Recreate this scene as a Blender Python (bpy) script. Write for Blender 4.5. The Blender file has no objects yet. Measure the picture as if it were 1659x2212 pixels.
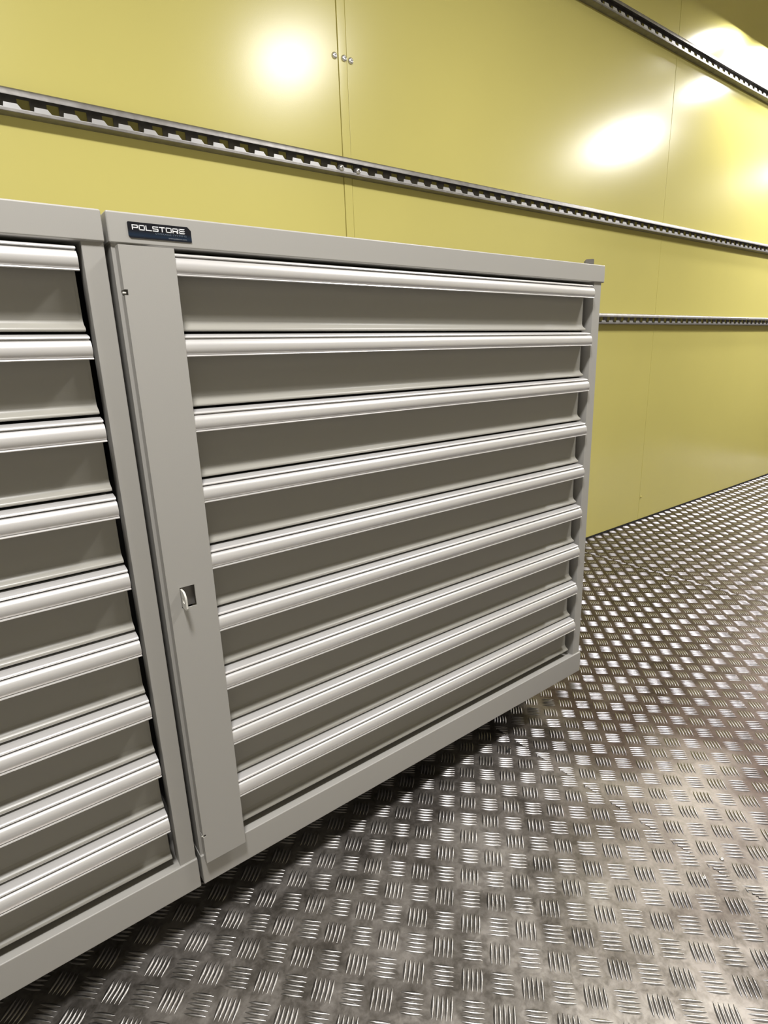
import bpy, bmesh, math, random
import numpy as np
from mathutils import Matrix, Vector

random.seed(7)
SC = bpy.context.scene
COL = SC.collection

# ------------------------------------------------------------------ camera
CAM_POS = Vector((-0.1822, -0.7680, 0.80463))
YAW, PITCH, ROLL = 0.63542, -0.26472, -0.0358
F_PX = 1228.33
fw = Vector((math.sin(YAW)*math.cos(PITCH), math.cos(YAW)*math.cos(PITCH), math.sin(PITCH)))
rt0 = Vector((math.cos(YAW), -math.sin(YAW), 0))
up0 = rt0.cross(fw)
rt = rt0*math.cos(ROLL) + up0*math.sin(ROLL)
up = -rt0*math.sin(ROLL) + up0*math.cos(ROLL)
cam_data = bpy.data.cameras.new('camera')
cam = bpy.data.objects.new('camera', cam_data)
COL.objects.link(cam)
m = Matrix(((rt.x, up.x, -fw.x, CAM_POS.x), (rt.y, up.y, -fw.y, CAM_POS.y), (rt.z, up.z, -fw.z, CAM_POS.z), (0, 0, 0, 1)))
cam.matrix_world = m
cam_data.sensor_fit = 'HORIZONTAL'
cam_data.sensor_width = 36
cam_data.lens = 36*F_PX/1659
cam_data.clip_start = 0.02
cam_data.clip_end = 50
SC.camera = cam

# ------------------------------------------------------------------ world, lamps, exposure
w = bpy.data.worlds.new('world')
SC.world = w
w.use_nodes = True
w.node_tree.nodes['Background'].inputs[0].default_value = (0.9, 0.95, 1, 1)
w.node_tree.nodes['Background'].inputs[1].default_value = 0.02
SC.view_settings.view_transform = 'Standard'
SC.view_settings.look = 'None'
SC.view_settings.exposure = 0.50
SC.view_settings.gamma = 1.0
SC.view_settings.use_curve_mapping = False

ROOM = dict(x0=-3.2, x1=6.6, y0=-2.3, y1=0.7976, z0=-0.1, z1=2.68)
FZ = ROOM['z0']
D = ROOM['y1']

def lamp(name, x, y, power, radius, z=2.30, col=(1.0, 0.975, 0.95)):
    """round flush ceiling light; also makes one added fill"""
    l = bpy.data.lights.new(name, 'AREA')
    l.shape = 'DISK'
    l.size = radius*2
    l.energy = power
    l.color = col
    o = bpy.data.objects.new(name, l)
    o.location = (x, y, z)
    COL.objects.link(o)
    return o

lamp('added_fill_light', -0.27, -0.74, 34, 0.14)
lamp('added_fill_light', 1.53, -0.65, 22, 0.165)
lamp('added_fill_light', 4.17, -0.38, 36, 0.12)
lamp('added_fill_light', 3.23, 0.66, 4, 0.085)
lamp('added_fill_light', 3.78, 0.44, 6, 0.085)
lamp('added_fill_light', 3.58, 0.70, 4, 0.075)
lamp('added_fill_light', 6.20, 0.47, 70, 0.14)  # added fill out of view, brightens the lower right wall

# ------------------------------------------------------------------ helpers
def link(o, parent=None):
    COL.objects.link(o)
    if parent is not None:
        o.parent = parent
    return o

def tag(o, label=None, cat=None, group=None, kind=None):
    if label: o['label'] = label
    if cat: o['category'] = cat
    if group: o['group'] = group
    if kind: o['kind'] = kind
    return o

def empty(name, loc):
    o = bpy.data.objects.new(name, None)
    o.location = loc
    o.empty_display_size = 0.05
    COL.objects.link(o)
    return o

def finish(name, bm, mat, parent=None, bevel=0.0, seg=2, smooth=True, origin=None):
    """world-space bmesh -> object; parent keeps world placement (parents are only translated)"""
    me = bpy.data.meshes.new(name)
    bmesh.ops.recalc_face_normals(bm, faces=bm.faces)
    bm.to_mesh(me); bm.free()
    off = Vector((0, 0, 0))
    p = parent
    while p is not None:
        off += p.location
        p = p.parent
    if origin is not None:
        me.transform(Matrix.Translation(-Vector(origin)))
    o = bpy.data.objects.new(name, me)
    if origin is not None:
        o.location = Vector(origin) - off
    elif off.length:
        me.transform(Matrix.Translation(-off))
    me.materials.append(mat)
    link(o, parent)
    if bevel:
        b = o.modifiers.new('bevel', 'BEVEL')
        b.width = bevel; b.segments = seg; b.limit_method = 'ANGLE'; b.angle_limit = math.radians(40)
        b.harden_normals = False
    if smooth:
        for f in me.polygons: f.use_smooth = True
        me.set_sharp_from_angle(angle=math.radians(38)) if not bevel else None
        if bevel:
            wn = o.modifiers.new('wn', 'WEIGHTED_NORMAL')
            wn.keep_sharp = True
    return o

def bx(bm, x0, x1, y0, y1, z0, z1):
    v = [bm.verts.new(c) for c in ((x0,y0,z0),(x1,y0,z0),(x1,y1,z0),(x0,y1,z0),(x0,y0,z1),(x1,y0,z1),(x1,y1,z1),(x0,y1,z1))]
    for f in ((0,3,2,1),(4,5,6,7),(0,1,5,4),(1,2,6,5),(2,3,7,6),(3,0,4,7)):
        bm.faces.new([v[i] for i in f])

def prof_x(bm, pts, x0, x1, closed=True):
    """extrude a (y,z) profile along x"""
    a = [bm.verts.new((x0, y, z)) for y, z in pts]
    b = [bm.verts.new((x1, y, z)) for y, z in pts]
    n = len(pts)
    for i in range(n if closed else n-1):
        j = (i+1) % n
        bm.faces.new((a[i], a[j], b[j], b[i]))
    if closed:
        bm.faces.new(a[::-1]); bm.faces.new(b)

def poly_y(bm, pts, y0, y1):
    """extrude an (x,z) polygon along y"""
    a = [bm.verts.new((x, y0, z)) for x, z in pts]
    b = [bm.verts.new((x, y1, z)) for x, z in pts]
    n = len(pts)
    for i in range(n):
        j = (i+1) % n
        bm.faces.new((a[i], b[i], b[j], a[j]))
    bm.faces.new(a); bm.faces.new(b[::-1])

def dome(bm, x, z, y_wall, r, h, recess=True):
    """pan-head screw pointing to -y"""
    N = 24
    rings = [(r, 0.0), (r*1.0, -h*0.25), (r*0.9, -h*0.62), (r*0.68, -h*0.9), (r*0.45, -h)]
    if recess: rings += [(r*0.36, -h), (r*0.28, -h*0.45), (0.0001, -h*0.4)]
    else: rings += [(0.0001, -h)]
    prev = None
    for rr, dy in rings:
        ring = [bm.verts.new((x+rr*math.cos(2*math.pi*i/N), y_wall+dy, z+rr*math.sin(2*math.pi*i/N))) for i in range(N)]
        if prev:
            for i in range(N):
                bm.faces.new((prev[i], prev[(i+1)%N], ring[(i+1)%N], ring[i]))
        prev = ring

# ------------------------------------------------------------------ materials
def mat(name, base, rough=0.4, metal=0.0, spec=0.5, coat=0.0, coat_r=0.1):
    mt = bpy.data.materials.new(name)
    mt.use_nodes = True
    nt = mt.node_tree
    b = nt.nodes['Principled BSDF']
    b.inputs['Base Color'].default_value = (*base, 1)
    b.inputs['Roughness'].default_value = rough
    b.inputs['Metallic'].default_value = metal
    b.inputs['Specular IOR Level'].default_value = spec
    b.inputs['Coat Weight'].default_value = coat
    b.inputs['Coat Roughness'].default_value = coat_r
    return mt, nt, b

def noise(nt, scale, detail=3, rough=0.5, vec=None, dist=0.0):
    n = nt.nodes.new('ShaderNodeTexNoise')
    n.inputs['Scale'].default_value = scale
    n.inputs['Detail'].default_value = detail
    n.inputs['Roughness'].default_value = rough
    n.inputs['Distortion'].default_value = dist
    if vec is not None: nt.links.new(vec, n.inputs['Vector'])
    return n

def ramp(nt, src, stops):
    r = nt.nodes.new('ShaderNodeValToRGB')
    e = r.color_ramp.elements
    while len(e) < len(stops): e.new(0.5)
    for i, (p, c) in enumerate(stops):
        e[i].position = p
        e[i].color = (*c, 1) if len(c) == 3 else c
    nt.links.new(src, r.inputs['Fac'])
    return r

def bump(nt, b, src, strength, dist, prev=None):
    bp = nt.nodes.new('ShaderNodeBump')
    bp.inputs['Strength'].default_value = strength
    bp.inputs['Distance'].default_value = dist
    nt.links.new(src, bp.inputs['Height'])
    if prev is not None: nt.links.new(prev.outputs[0], bp.inputs['Normal'])
    nt.links.new(bp.outputs[0], b.inputs['Normal'])
    return bp

def geo_pos(nt):
    return nt.nodes.new('ShaderNodeNewGeometry').outputs['Position']

# painted wall sheet
M_WALL, nt, b = mat('yellow_wall_paint', (0.62, 0.50, 0.105), 0.24, 0, 0.5)
P = geo_pos(nt)
n1 = noise(nt, 1.6, 2, 0.5, P)
r1 = ramp(nt, n1.outputs['Fac'], [(0.3, (0.60, 0.54, 0.17)), (0.7, (0.64, 0.575, 0.18))])
nt.links.new(r1.outputs[0], b.inputs['Base Color'])
n2 = noise(nt, 420, 2, 0.6, P)
bp = bump(nt, b, n2.outputs['Fac'], 0.10, 0.0006)
n3 = noise(nt, 2.2, 1, 0.5, P)
bump(nt, b, n3.outputs['Fac'], 0.25, 0.006, bp)

M_GAP, nt, b = mat('dark_gap', (0.012, 0.011, 0.010), 0.8)
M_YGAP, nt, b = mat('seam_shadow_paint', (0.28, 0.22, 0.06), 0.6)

# light grey powder-coated steel
M_GREY, nt, b = mat('light_grey_powder_coat', (0.405, 0.395, 0.37), 0.42, 0, 0.5)
P = geo_pos(nt)
n1 = noise(nt, 900, 2, 0.6, P)
bump(nt, b, n1.outputs['Fac'], 0.12, 0.0004)

M_STRIPE, nt, b = mat('drawer_front_paint', (0.33, 0.32, 0.285), 0.34, 0, 0.5)
P = geo_pos(nt)
n1 = noise(nt, 900, 2, 0.6, P)
bump(nt, b, n1.outputs['Fac'], 0.10, 0.0004)

# silver handles
M_HANDLE, nt, b = mat('silver_handle_metal', (0.72, 0.71, 0.705), 0.33, 0.5, 0.5)
P = geo_pos(nt)
mp = nt.nodes.new('ShaderNodeMapping'); mp.inputs['Scale'].default_value = (3, 260, 260)
nt.links.new(P, mp.inputs['Vector'])
n1 = noise(nt, 6, 2, 0.6, mp.outputs[0])
bump(nt, b, n1.outputs['Fac'], 0.02, 0.0004)

# zinc rail
M_RAIL, nt, b = mat('galvanised_rail_metal', (0.46, 0.45, 0.43), 0.46, 0.85, 0.5)
P = geo_pos(nt)
n1 = noise(nt, 35, 4, 0.6, P)
r1 = ramp(nt, n1.outputs['Fac'], [(0.3, (0.22, 0.21, 0.20)), (0.7, (0.32, 0.31, 0.30))])
nt.links.new(r1.outputs[0], b.inputs['Base Color'])
M_TOOTH, nt, b = mat('galvanised_tooth_metal', (0.48, 0.48, 0.49), 0.4, 0.6)
M_SCREW, nt, b = mat('screw_steel', (0.70, 0.69, 0.68), 0.30, 0.85)
M_DARKSTEEL, nt, b = mat('grey_bracket_steel', (0.22, 0.21, 0.20), 0.4, 0.5)
M_BLACK, nt, b = mat('shade_and_dirt_black', (0.02, 0.02, 0.02), 0.5)  # black for shade under and inside the cabinets, and for the dirt flake
M_TAB, nt, b = mat('white_painted_tab', (0.66, 0.65, 0.60), 0.4)
M_BADGE, nt, b = mat('badge_navy', (0.006, 0.009, 0.020), 0.25)
P = geo_pos(nt)
sx = nt.nodes.new('ShaderNodeSeparateXYZ'); nt.links.new(P, sx.inputs[0])
mr = nt.nodes.new('ShaderNodeMapRange')
mr.inputs['From Min'].default_value = 0.953; mr.inputs['From Max'].default_value = 0.962
nt.links.new(sx.outputs['Z'], mr.inputs['Value'])
r1 = ramp(nt, mr.outputs[0], [(0.0, (0.003, 0.004, 0.010)), (0.35, (0.005, 0.018, 0.042)), (1.0, (0.003, 0.004, 0.009))])
nt.links.new(r1.outputs[0], b.inputs['Base Color'])
M_LETTER, nt, b = mat('badge_white_ink', (0.80, 0.82, 0.84), 0.4)
M_INK, nt, b = mat('badge_grey_ink', (0.10, 0.14, 0.19), 0.4)
M_INK2, nt, b = mat('badge_pale_ink', (0.24, 0.26, 0.29), 0.4)
M_CEIL, nt, b = mat('ceiling_white', (0.80, 0.80, 0.78), 0.6)
M_ENDWALL, nt, b = mat('end_wall_dark', (0.045, 0.035, 0.028), 0.5)
M_OPP, nt, b = mat('far_wall_paint', (0.42, 0.40, 0.36), 0.4)

# aluminium floor plate : bare sheet and its worn raised bars
def floor_mat(name, c0, c1, r0, r1v, metal, far=None):
    mt, nt, b = mat(name, c0, r0, metal)
    P = geo_pos(nt)
    a = noise(nt, 9, 5, 0.62, P, 0.8)
    c = noise(nt, 75, 4, 0.65, P, 0.4)
    mix = nt.nodes.new('ShaderNodeMath'); mix.operation = 'MULTIPLY_ADD'
    mix.inputs[1].default_value = 0.45
    nt.links.new(c.outputs['Fac'], mix.inputs[0])
    half = nt.nodes.new('ShaderNodeMath'); half.operation = 'MULTIPLY'; half.inputs[1].default_value = 0.55
    nt.links.new(a.outputs['Fac'], half.inputs[0])
    nt.links.new(half.outputs[0], mix.inputs[2])
    r = ramp(nt, mix.outputs[0], [(0.38, c0), (0.62, c1)])
    if far is None:
        nt.links.new(r.outputs[0], b.inputs['Base Color'])
    else:
        # far floor's dim reflection painted in: darker with x, mixed with brown patches
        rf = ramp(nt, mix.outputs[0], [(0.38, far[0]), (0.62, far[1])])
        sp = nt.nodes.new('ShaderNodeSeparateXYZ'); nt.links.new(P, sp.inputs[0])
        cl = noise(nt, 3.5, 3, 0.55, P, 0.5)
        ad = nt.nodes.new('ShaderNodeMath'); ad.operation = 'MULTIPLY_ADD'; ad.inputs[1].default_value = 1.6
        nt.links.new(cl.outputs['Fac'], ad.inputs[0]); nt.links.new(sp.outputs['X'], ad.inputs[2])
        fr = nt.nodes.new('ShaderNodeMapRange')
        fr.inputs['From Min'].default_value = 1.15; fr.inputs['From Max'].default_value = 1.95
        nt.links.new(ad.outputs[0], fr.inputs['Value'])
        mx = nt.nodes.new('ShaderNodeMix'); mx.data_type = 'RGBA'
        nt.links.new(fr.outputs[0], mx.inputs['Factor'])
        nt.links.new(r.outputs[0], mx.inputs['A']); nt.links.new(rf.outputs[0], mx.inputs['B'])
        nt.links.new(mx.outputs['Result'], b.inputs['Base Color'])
    rr = nt.nodes.new('ShaderNodeMapRange')
    rr.inputs['From Min'].default_value = 0.38; rr.inputs['From Max'].default_value = 0.62
    rr.inputs['To Min'].default_value = r0; rr.inputs['To Max'].default_value = r1v
    nt.links.new(mix.outputs[0], rr.inputs['Value'])
    nt.links.new(rr.outputs[0], b.inputs['Roughness'])
    bp = bump(nt, b, c.outputs['Fac'], 0.12, 0.0008)
    a2 = noise(nt, 3.0, 1, 0.5, P)
    bump(nt, b, a2.outputs['Fac'], 0.35, 0.012, bp)
    return mt
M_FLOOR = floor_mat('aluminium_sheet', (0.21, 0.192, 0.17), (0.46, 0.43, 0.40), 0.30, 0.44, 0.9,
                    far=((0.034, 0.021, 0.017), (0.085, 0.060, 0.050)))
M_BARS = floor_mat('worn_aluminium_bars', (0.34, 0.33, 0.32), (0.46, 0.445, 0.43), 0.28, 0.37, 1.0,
                   far=((0.31, 0.30, 0.33), (0.40, 0.39, 0.42)))  # bluish far tint offsets the yellow reflected from the wall

# ------------------------------------------------------------------ room shell
X0, X1, Y0, Z1 = ROOM['x0'], ROOM['x1'], ROOM['y0'], ROOM['z1']
# back wall: painted steel sheets, narrow cover strip at the first joint, a butt joint at the second
SEAM_A0, SEAM_A1, SEAM_B, SEAM_C = 0.8689, 0.8979, 2.6818, 4.495
bm = bmesh.new()
for a, c in ((X0, SEAM_A0-0.0012), (SEAM_A1+0.0008, SEAM_B-0.0008), (SEAM_B+0.0008, SEAM_C-0.0008), (SEAM_C+0.0008, X1)):
    bx(bm, a, c, D, D+0.02, FZ+0.009, Z1)
wall_back = finish('wall_back', bm, M_WALL, bevel=0.0012)
tag(wall_back, kind='structure')
bm = bmesh.new(); bx(bm, SEAM_A0+0.0008, SEAM_A1-0.0008, D-0.0012, D+0.02, FZ+0.009, Z1)
t = finish('trim_1', bm, M_WALL, bevel=0.001); tag(t, kind='structure')
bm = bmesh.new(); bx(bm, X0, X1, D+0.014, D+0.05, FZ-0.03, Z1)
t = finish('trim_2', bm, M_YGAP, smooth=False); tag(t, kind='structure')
bm = bmesh.new(); bx(bm, X0, X1, D-0.0005, D+0.0135, FZ-0.0005, FZ+0.0085)
t = finish('gap_shade_back', bm, M_GAP, smooth=False); tag(t, kind='structure')  # black strip painting the dark gap under the wall, not a board
for nm, args, mm in (('wall_front', (X0, X1, Y0-0.05, Y0, FZ, Z1), M_OPP),
                     ('wall_left', (X0-0.05, X0, Y0-0.05, D+0.05, FZ, Z1), M_OPP),
                     ('wall_right', (X1, X1+0.05, Y0-0.05, D+0.05, FZ, Z1), M_ENDWALL),
                     ('ceiling', (X0-0.05, X1+0.05, Y0-0.05, D+0.05, Z1, Z1+0.05), M_CEIL)):
    bm = bmesh.new(); bx(bm, *args)
    t = finish(nm, bm, mm, smooth=False); tag(t, kind='structure')

# ------------------------------------------------------------------ floor: five-bar tread plate in three sheets
SEAM1, SEAM2 = 0.7572, 2.0455
PX, PY = 0.06135, 0.0637
sheets = [(X0, SEAM1, 0.0070, 0.0325), (SEAM1, SEAM2, 0.9460, 0.0537), (SEAM2, X1, 2.1070, 0.0780)]

def make_floor():
    verts = []; faces = []; mats = []
    def add(vs, fs, mi):
        o = sum(len(v) for v in verts)
        verts.append(vs); faces.append(fs + o); mats.append(np.full(len(fs), mi))
    # flat sheets (top faces) plus sides as one slab
    base_v = []; base_f = []
    nvt = 0
    v = np.array([(X0, Y0-0.05, FZ), (X1, Y0-0.05, FZ), (X1, D+0.03, FZ), (X0, D+0.03, FZ),
                  (X0, Y0-0.05, FZ-0.04), (X1, Y0-0.05, FZ-0.04), (X1, D+0.03, FZ-0.04), (X0, D+0.03, FZ-0.04)])
    add(v, np.array([(0,1,2,3),(7,6,5,4),(0,4,5,1),(1,5,6,2),(2,6,7,3),(3,7,4,0)]), 0)
    # one bar: pointed lens, ns stations along, nc across
    def bar(L, W, Hh, ns, nc):
        vs = []
        for i in range(ns):
            s = -1 + 2*i/(ns-1)
            wid = W*0.5*(1-abs(s)**2.1) + 0.0002
            hh = Hh*(1-abs(s)**3.0)
            for j in range(nc):
                t = -1 + 2*j/(nc-1)
                vs.append((s*L*0.5, t*wid, hh*(1-t*t)*1.0 - 0.00005))
        fs = []
        for i in range(ns-1):
            for j in range(nc-1):
                a = i*nc+j
                fs.append((a, a+nc, a+nc+1, a+1))
        return np.array(vs), np.array(fs)
    hi = bar(0.0345, 0.0052, 0.00175, 11, 7)
    lo = bar(0.0345, 0.0052, 0.00175, 7, 5)
    allv = []; allf = []; off = sum(len(v) for v in verts)
    rng = np.random.default_rng(3)
    c45 = math.sqrt(0.5)
    for xa, xb, ox, oy in sheets:
        k0 = math.floor((max(xa, -1.3)-ox)/PX)-1; k1 = math.ceil((min(xb, 5.2)-ox)/PX)+1
        j0 = math.floor((-2.0-oy)/PY); j1 = math.ceil((D-oy)/PY)+1
        for k in range(k0, k1+1):
            for j in range(j0, j1+1):
                for typ in (0, 1):
                    cx = ox + k*PX + typ*PX/2; cy = oy + j*PY + typ*PY/2
                    if cy > D+0.03 or cx < -1.3 or cx > 5.2: continue
                    dirx, diry = (c45, -c45) if typ == 0 else (c45, c45)
                    nx, ny = -diry, dirx
                    near = (cx-CAM_POS.x)**2+(cy-CAM_POS.y)**2 < 2.4
                    bv, bf = hi if near else lo
                    for q in (-2, -1, 0, 1, 2):
                        px, py = cx+nx*q*0.0068, cy+ny*q*0.0068
                        x = px + bv[:, 0]*dirx + bv[:, 1]*nx
                        y = py + bv[:, 0]*diry + bv[:, 1]*ny
                        if x.max() < xa+0.001 or x.min() > xb-0.001: continue
                        if y.min() > D: continue
                        bf_ = bf
                        if x.max() > xb or x.min() < xa or y.max() > D:
                            fx = x[bf].mean(1); fy = y[bf].mean(1)
                            bf_ = bf[(fx < xb) & (fx > xa) & (fy < D)]
                            if len(bf_) == 0: continue
                        z = FZ + bv[:, 2]*(0.92+0.16*rng.random())
                        allv.append(np.stack([x, y, z], 1)); allf.append(bf_+off); off += len(bv)
    nb = sum(len(f) for f in allf)
    V = np.concatenate(verts+allv).astype(np.float32)
    F = np.concatenate(faces+allf).astype(np.int32)
    MI = np.concatenate(mats+[np.full(nb, 1)]).astype(np.int32)
    me = bpy.data.meshes.new('floor')
    me.vertices.add(len(V)); me.vertices.foreach_set('co', V.ravel())
    me.loops.add(F.size); me.loops.foreach_set('vertex_index', F.ravel())
    me.polygons.add(len(F))
    me.polygons.foreach_set('loop_start', np.arange(0, F.size, 4, dtype=np.int32))
    me.polygons.foreach_set('loop_total', np.full(len(F), 4, dtype=np.int32))
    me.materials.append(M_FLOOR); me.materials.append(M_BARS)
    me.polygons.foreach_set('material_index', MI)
    me.polygons.foreach_set('use_smooth', MI.astype(bool))
    me.update(calc_edges=True); me.validate()
    o = bpy.data.objects.new('floor', me)
    link(o)
    return o
floor = make_floor(); tag(floor, kind='structure')

# ------------------------------------------------------------------ wall rails
def make_rail(zb, zt, label, screws=(), xs=X0+0.01, xe=X1-0.01, x_first=0.0155):
    root = empty('wall_rail', (xs, D, zb))
    tag(root, label, 'rail', 'three long metal rails fixed along the yellow wall')
    p = 0.030; t = 0.0018
    h = zt-zb
    # top and bottom flanges with front lips, and the two strips of the slotted web
    bm = bmesh.new()
    y = lambda o: D-0.0005-o
    prof_x(bm, [(y(0), zb), (y(0), zb+t), (y(p-t), zb+t), (y(p-t), zb+0.006), (y(p), zb+0.006), (y(p), zb+0.001), (y(p-0.001), zb)], xs, xe)
    prof_x(bm, [(y(0), zt), (y(p-0.010), zt), (y(p-0.003), zt-0.003), (y(p), zt-0.007), (y(p), zt-0.0165),
                (y(p-t), zt-0.0165), (y(p-t), zt-0.0075), (y(p-0.004), zt-0.0045), (y(p-0.011), zt-t), (y(0), zt-t)], xs, xe)
    finish('channel', bm, M_RAIL, root)
    bm = bmesh.new()
    pitch = 0.0556
    n0 = math.floor((xs-x_first)/pitch)+1; n1 = math.floor((xe-x_first)/pitch)-1
    bx(bm, xs, xe, y(t), y(0), zb+t, zb+0.013); bx(bm, xs, xe, y(t), y(0), zt-0.012, zt-t)
    for k in range(n0, n1):
        xk = x_first+k*pitch
        bx(bm, xk-0.002, xk+0.030, y(t), y(0), zb+0.013, zt-0.012)
    finish('slotted_web', bm, M_RAIL, root, smooth=False)
    bm = bmesh.new()
    pts = [(xs, zb+0.006), (xs, zb+0.0075)]
    for k in range(n0, n1):
        xk = x_first+k*pitch
        pts += [(xk, zb+0.0075), (xk+0.0015, zb+0.0160), (xk+0.026, zb+0.0160), (xk+0.033, zb+0.0075)]
    pts += [(xe, zb+0.0075), (xe, zb+0.006)]
    # toothed strip as quads between the profile and its base line
    for i in range(1, len(pts)-2):
        (xa, za), (xb_, zb_) = pts[i], pts[i+1]
        if xb_-xa < 1e-6: continue
        poly_y(bm, [(xa, zb+0.006), (xb_, zb+0.006), (xb_, zb_), (xa, za)], y(p), y(p-t))
    finish('toothed_lip', bm, M_TOOTH, root, smooth=False)
    for sx_, sz_ in screws:
        bm = bmesh.new(); dome(bm, sx_, sz_, D-0.022, 0.0095, 0.014)
        finish('rail_screw', bm, M_SCREW, root)
    return root
make_rail(1.3235, 1.3710, 'grey metal rail running above both drawer cabinets, with two screw heads beside the cover strip',
          screws=((0.8420, 1.3375), (0.9000, 1.3365)))
make_rail(2.0600, 2.1120, 'highest metal rail, slanting across the upper right corner of the picture')
make_rail(0.9160, 0.9620, 'lowest metal rail, level with the cabinet top, showing only right of the cabinets')

def wall_screw(x, z, parent_y, label, group=None, r=0.0085, mt=None):
    bm = bmesh.new(); dome(bm, x, z, parent_y, r, 0.006)
    o = finish('screw', bm, mt or M_SCREW, None, origin=(x, parent_y, z))
    return tag(o, label, 'screw', group)
G = 'screws across the wall cover strip'
wall_screw(0.8560, 1.6274, D, 'silver screw head left of the cover strip on the upper yellow wall', G)
wall_screw(0.8870, 1.6272, D-0.0012, 'silver screw head on the narrow yellow cover strip, between two others', G)
wall_screw(0.9105, 1.6267, D, 'silver screw head right of the cover strip on the upper yellow wall', G)
wall_screw(2.6945, 0.0342, D, 'tiny yellow painted screw low on the wall joint right of the cabinets', None, 0.006, M_WALL)

# ------------------------------------------------------------------ drawer cabinets
LIP1, DLIP, NDR = 0.9120, -0.0972, 9
HB_TOP, H_TOP, H_BASE = 0.9454, 0.9807, 0.0545
DEPTH = 0.70

def handle_profile(z):
    return [(0.0165, z+0.0285), (0.0100, z+0.0288), (0.0000, z+0.0268), (-0.0026, z+0.0262), (-0.0040, z+0.0252), (-0.0045, z+0.0240),
            (-0.0038, z+0.0231), (0.0025, z+0.0228), (0.0025, z+0.0216), (-0.0042, z+0.0211), (-0.0060, z+0.0198),
            (-0.0080, z+0.0172), (-0.0094, z+0.0138), (-0.0100, z+0.0102), (-0.0098, z+0.0068), (-0.0088, z+0.0040), (-0.0072, z+0.0020),
            (-0.0088, z+0.0014), (-0.0093, z+0.0004), (-0.0088, z-0.0004), (-0.0040, z-0.0002), (0.0050, z+0.0020), (0.0165, z+0.0030)]

def front_profile(zt, zb):
    """painted drawer front: flat face, foot curling out towards the viewer"""
    return [(0.0200, zt), (0.0180, zt), (0.0180, zb+0.0150), (0.0172, zb+0.0115), (0.0152, zb+0.0085), (0.0120, zb+0.0060), (0.0095, zb+0.0046),
            (0.0082, zb+0.0032), (0.0078, zb+0.0016), (0.0084, zb+0.0004), (0.0100, zb), (0.0200, zb)]

def letters(bm, x0, z0, hgt, yf):
    """POLSTORE in wide square capitals built from strokes; returns width used"""
    s = 0.19          # stroke, in letter heights
    W = 1.22
    G = {
     'P': [((0,0),(s,0),(s,1),(0,1)), ((s,1-s),(W,1-s),(W-.06,1),(s,1)), ((W-s,.36+s),(W,.36+s),(W,1-s),(W-s,1-s)), ((s,.34),(W-.05,.34),(W,.34+s),(s,.34+s))],
     'O': [((0,.08),(s,.08),(s,.92),(0,.92)), ((W-s,.08),(W,.08),(W,.92),(W-s,.92)), ((.08,0),(W-.08,0),(W,.08+s/2),(0,.08+s/2)), ((0,.92-s/2),(W,.92-s/2),(W-.08,1),(.08,1))],
     'L': [((0,.0),(s,.0),(s,1),(0,1)), ((s,0),(W,0),(W,s),(s,s))],
     'S': [((0,0),(W-.08,0),(W,s),(0,s)), ((W-s,s),(W,s),(W,.41),(W-s,.41)), ((.06,.41),(W,.41),(W-.06,.59),(0,.59)), ((0,.59),(s,.59),(s,.81),(0,.81)), ((0,.81),(W,.81),(W,1),(.08,1))],
     'T': [((0,1-s),(W,1-s),(W,1),(0,1)), ((W/2-s/2,0),(W/2+s/2,0),(W/2+s/2,1-s),(W/2-s/2,1-s))],
     'R': [((0,0),(s,0),(s,.9),(0,.9)), ((0,.9-s*.5),(W,.9-s*.5),(W-.1,1),(.1,1)), ((W-s,.3+s),(W,.3+s),(W,.9),(W-s,.9)), ((s,.30),(W-.05,.30),(W,.30+s),(s,.30+s)), ((W-s-.1,0),(W,0),(W-.12,.30),(W-s-.22,.30))],
     'E': [((0,.05),(s,.05),(s,.95),(0,.95)), ((.05,0),(W-.1,0),(W+.12,s),(0,s)), ((0,.41),(W-.1,.41),(W+.12,.59),(0,.59)), ((0,.81),(W-.1,.81),(W+.12,1),(.05,1))],
    }
    x = x0
    for ch in 'POLSTORE':
        for q in G[ch]:
            poly_y(bm, [(x+a*hgt, z0+c*hgt) for a, c in q], yf, yf+0.0003)
        x += (W+0.17)*hgt
    return x

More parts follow.
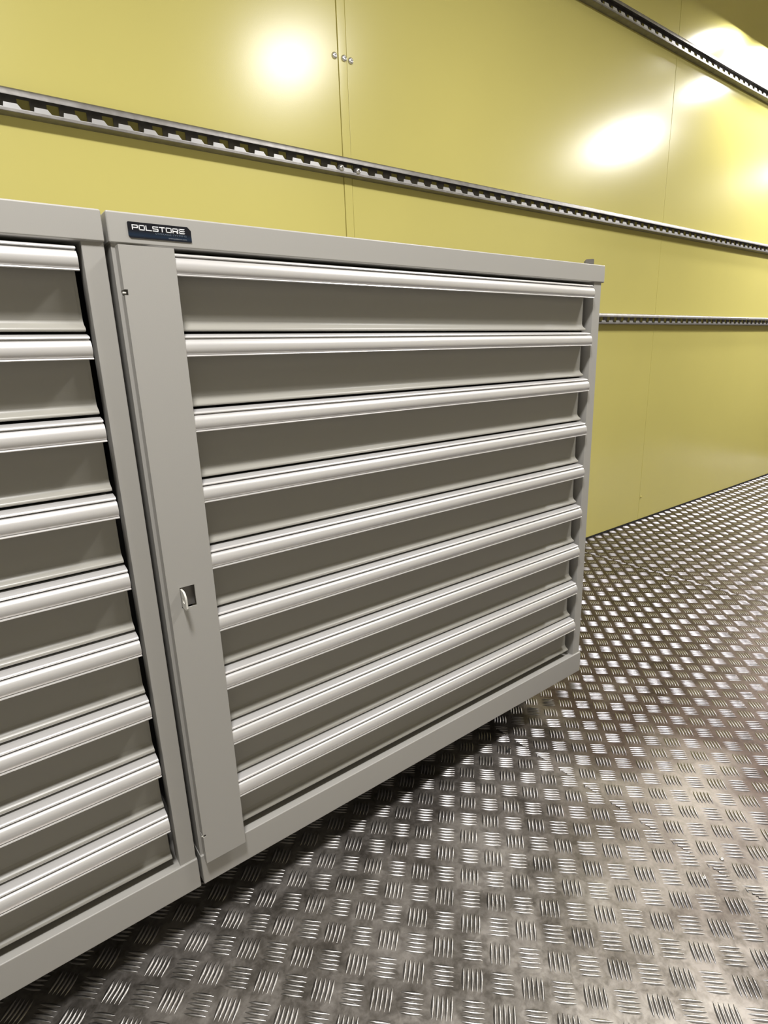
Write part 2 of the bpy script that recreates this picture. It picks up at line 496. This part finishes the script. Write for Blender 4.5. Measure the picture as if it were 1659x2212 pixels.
def make_cabinet(dx, label, lock_bar, left_end, xh0, xh1, bar_x=None):
    """dx: world x of the cabinet's left edge"""
    X = lambda v: dx+v
    root = empty('drawer_cabinet', (X(0.5), DEPTH/2, FZ))
    tag(root, label, 'cabinet', 'grey workshop drawer cabinets')
    WT = 1.003 if lock_bar else 0.9995
    XR = 0.9965 if lock_bar else 0.9986
    PW = 0.0265 if lock_bar else 0.0246
    # carcass: two side walls with folded front posts, back, inner deck and a black sheet standing in for the cavity's shade
    bm = bmesh.new()
    for a, c in ((0.0016, 0.0285), (XR-PW, XR)):
        bx(bm, X(a), X(c), 0.0035, 0.030, H_BASE-0.002, HB_TOP+0.004)
    bx(bm, X(0.0016), X(0.0041), 0.028, DEPTH, H_BASE-0.002, HB_TOP+0.004)
    bx(bm, X(XR-0.0025), X(XR), 0.028, DEPTH, H_BASE-0.002, HB_TOP+0.004)
    bx(bm, X(0.005), X(XR-0.001), DEPTH-0.002, DEPTH, H_BASE-0.002, HB_TOP+0.004)
    finish('carcass', bm, M_GREY, root, bevel=0.0022, seg=3)
    bm = bmesh.new()
    bx(bm, X(0.0290), X(XR-PW-0.0005), 0.060, 0.062, H_BASE, HB_TOP)
    finish('cavity_shade', bm, M_BLACK, root, smooth=False)
    bm = bmesh.new(); bx(bm, X(0), X(WT), 0, DEPTH+0.004, HB_TOP, H_TOP)
    top = finish('top_cover', bm, M_GREY, root, bevel=0.0024, seg=3)
    bm = bmesh.new(); bx(bm, X(0.0005), X(1.0), 0, DEPTH, 0, H_BASE)
    finish('base', bm, M_GREY, root, bevel=0.0018, seg=2)
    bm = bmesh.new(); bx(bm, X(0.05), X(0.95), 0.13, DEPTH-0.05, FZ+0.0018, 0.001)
    finish('plinth', bm, M_BLACK, root, smooth=False)  # black instead of grey: shade under the base put into the colour
    # drawers
    for k in range(NDR):
        z = LIP1+DLIP*k
        zb = z+DLIP+0.0322 if k < NDR-1 else z-0.0640
        bm = bmesh.new()
        prof_x(bm, front_profile(z+0.0030, zb), X(xh0+0.0005), X(xh1-0.0005))
        bx(bm, X(xh0+0.004), X(xh1-0.004), 0.0175, 0.056, zb+0.004, z+0.026)
        dr = finish('drawer', bm, M_STRIPE, root)
        bm = bmesh.new(); prof_x(bm, handle_profile(z), X(xh0), X(xh1))
        finish('handle', bm, M_HANDLE, dr)
    return root, X

cabR, XR_ = make_cabinet(0.0, 'grey nine-drawer metal cabinet with a maker\'s badge and locking bar, right of the seam', True, 0, 0.0440, 0.9555)
cabL, XL_ = make_cabinet(-1.0042, 'grey nine-drawer metal cabinet cut off by the left picture edge, without badge or locking bar', False, 0, 0.0490, 0.9660)

# badge on the right cabinet
bm = bmesh.new()
bxa, bxb, bza, bzb = 0.0225, 0.0978, 0.9530, 0.9704
c = 0.0022
poly = [(bxa+c, bza), (bxb-0.0004, bza), (bxb, bza+0.0004), (bxb, bzb-0.004), (bxb-0.004, bzb), (bxa+0.001, bzb), (bxa, bzb-0.001), (bxa, bza+c)]
poly_y(bm, poly, -0.0010, 0.0)
badge = finish('badge', bm, M_BADGE, cabR); badge['label'] = 'dark navy maker\'s badge'
bm = bmesh.new()
hgt = 0.0057
letters(bm, 0.0272, 0.9618, hgt, -0.0013)
t = finish('lettering', bm, M_LETTER, badge, smooth=False); t['label'] = 'white lettering'
def text_mesh(txt, x, z, size, width, mt, parent):
    cu = bpy.data.curves.new('small_lettering', 'FONT')
    cu.body = txt; cu.size = size; cu.extrude = 0.0001
    tmp = bpy.data.objects.new('tmp', cu); COL.objects.link(tmp)
    bpy.context.view_layer.update()
    me = bpy.data.meshes.new_from_object(tmp)
    bpy.data.objects.remove(tmp)
    xs = [v.co.x for v in me.vertices]
    s = width/(max(xs)-min(xs))
    off = Vector((0, 0, 0)); p = parent
    while p is not None: off += p.location; p = p.parent
    me.transform(Matrix.Translation(Vector((x, -0.0012, z))-off) @ Matrix.Rotation(math.pi/2, 4, 'X') @ Matrix.Diagonal((s, 1, 1, 1)))
    me.materials.clear(); me.materials.append(mt)
    o = bpy.data.objects.new('small_lettering', me)
    link(o, parent)
    return o
text_mesh('STORAGE SYSTEMS', 0.0535, 0.9585, 0.0027, 0.038, M_INK, badge)
text_mesh('www.polstore.com', 0.0690, 0.9548, 0.0024, 0.0225, M_INK2, badge)

# locking bar: folded sheet with a square window and two hinge notches
bm = bmesh.new()
xa, xb, ya, yb, za, zb = 0.0058, 0.0704, -0.0120, -0.0104, 0.0485, 0.9425
wx0, wx1, wz0, wz1 = 0.0217, 0.0422, 0.4780, 0.5090
n1a, n1b, n2a, n2b, nx = 0.8868, 0.8932, 0.0975, 0.1015, 0.0100
bx(bm, wx1, xb, ya, yb, za, zb)
bx(bm, nx, wx0, ya, yb, za, zb)
bx(bm, wx0, wx1, ya, yb, za, wz0); bx(bm, wx0, wx1, ya, yb, wz1, zb)
for a, c_ in ((za, n2a), (n2b, n1a), (n1b, zb)):
    bx(bm, xa, nx, ya, yb, a, c_)
    bx(bm, xa, xa+0.0016, yb, 0.0030, a, c_)
bmesh.ops.remove_doubles(bm, verts=bm.verts, dist=1e-6)
inner = [f for f in bm.faces if False]
# drop the internal double faces where the strips meet
seen = {}
for f in bm.faces:
    seen.setdefault(tuple(sorted(v.index for v in f.verts)), []).append(f)
bar = finish('lock_bar', bm, M_GREY, cabR, bevel=0.0)
bm = bmesh.new(); bx(bm, xb-0.0016, xb, yb, -0.0099, za, zb)
for nz in ((n1a+n1b)/2, (n2a+n2b)/2):
    bm2 = bmesh.new()
    N = 12
    for dz in (0,):
        r = 0.0012
        ring0 = [bm2.verts.new((0.0040+0.0*i, -0.0098+r*math.cos(2*math.pi*i/N), nz-0.0005+r*math.sin(2*math.pi*i/N))) for i in range(N)]
        ring1 = [bm2.verts.new((0.0078, -0.0098+r*math.cos(2*math.pi*i/N), nz-0.0005+r*math.sin(2*math.pi*i/N))) for i in range(N)]
        for i in range(N): bm2.faces.new((ring0[i], ring0[(i+1)%N], ring1[(i+1)%N], ring1[i]))
        bm2.faces.new(ring0); bm2.faces.new(ring1[::-1])
    finish('hinge_pin', bm2, M_TAB, bar)
bm.free()
# padlock staple: rounded tongue with an eye, standing out through the window
bm = bmesh.new()
yo, yi, zs0, zs1 = -0.030, -0.0020, 0.4800, 0.5065
outer = [(yi, zs0), (yo+0.003, zs0), (yo, zs0+0.003)]
for i in range(0, 9):
    a = math.pi/2*i/8
    outer.append((yo+0.012-0.012*math.cos(a), zs1-0.012+0.012*math.sin(a)))
outer += [(yi, zs1)]
hc = (yo+0.0095, (zs0+zs1)/2-0.001); hr = 0.0042
def tongue(bm, x0, x1):
    N = len(outer)
    hole = []
    for (yy, zz) in outer:
        a = math.atan2(zz-hc[1], yy-hc[0]); hole.append((hc[0]+hr*math.cos(a), hc[1]+hr*math.sin(a)))
    A = [bm.verts.new((x0, *p)) for p in outer]; B = [bm.verts.new((x1, *p)) for p in outer]
    C = [bm.verts.new((x0, *p)) for p in hole]; E_ = [bm.verts.new((x1, *p)) for p in hole]
    for i in range(N):
        j = (i+1) % N
        bm.faces.new((A[i], A[j], C[j], C[i])); bm.faces.new((B[j], B[i], E_[i], E_[j]))
        bm.faces.new((A[j], A[i], B[i], B[j])); bm.faces.new((C[i], C[j], E_[j], E_[i]))
tongue(bm, 0.0225, 0.0250)
st = finish('staple', bm, M_TAB, cabR, smooth=False); st['label'] = 'pale padlock staple through the square window'
bm = bmesh.new(); bx(bm, 0.0215, 0.0430, -0.0020, 0.0034, 0.4770, 0.5100)
t = finish('staple_plate', bm, M_DARKSTEEL, cabR, smooth=False)

# small bracket standing on the top cover's right end
bm = bmesh.new()
prof = [(0.9690, H_TOP-0.001), (0.9690, 0.9925), (0.9715, 0.9945), (0.9960, 0.9970), (0.9985, 0.9955), (0.9985, H_TOP-0.001)]
poly_y(bm, prof, 0.026, 0.0285)
bx(bm, 0.9960, 0.9985, 0.0285, 0.050, H_TOP-0.001, 0.9955)
bx(bm, 0.9690, 0.9985, 0.0285, 0.060, H_TOP-0.0005, H_TOP+0.0015)
t = finish('end_bracket', bm, M_DARKSTEEL, cabR, smooth=False)

# ------------------------------------------------------------------ small things on the floor
def rivet(x, y, label):
    bm = bmesh.new()
    N = 20; prev = None
    for rr, dz in ((0.0036, 0), (0.0034, 0.0012), (0.0024, 0.0018), (0.0014, 0.0018), (0.0012, 0.0006), (0.0001, 0.0006)):
        ring = [bm.verts.new((x+rr*math.cos(2*math.pi*i/N), y+rr*math.sin(2*math.pi*i/N), FZ+dz)) for i in range(N)]
        if prev:
            for i in range(N): bm.faces.new((prev[i], prev[(i+1)%N], ring[(i+1)%N], ring[i]))
        prev = ring
    o = finish('rivet', bm, M_SCREW, origin=(x, y, FZ))
    tag(o, label, 'rivet', 'rivets in the tread plate floor')
rivet(0.7252, -0.4499, 'small silver rivet in the tread plate floor, the nearer and left one of two')
rivet(0.7887, -0.4517, 'small silver rivet in the tread plate floor, the farther and right one of two')
bm = bmesh.new()
pts = [(0, 0), (0.004, -0.0025), (0.010, -0.001), (0.014, 0.003), (0.017, 0.0015), (0.019, 0.0055), (0.012, 0.0065), (0.007, 0.0035), (0.002, 0.0045)]
A = [bm.verts.new((0.7080+x, -0.011+y, FZ+0.0012)) for x, y in pts]
B = [bm.verts.new((0.7080+x*0.85+0.001, -0.011+y*0.8, FZ+0.0034)) for x, y in pts]
for i in range(len(pts)):
    j = (i+1) % len(pts); bm.faces.new((A[i], A[j], B[j], B[i]))
bm.faces.new(A[::-1]); bm.faces.new(B)
o = finish('debris_flake', bm, M_BLACK, origin=(0.7080, -0.011, FZ+0.0012))
tag(o, 'small black flake of dirt lying on the tread plate beside the cabinet base', 'debris')
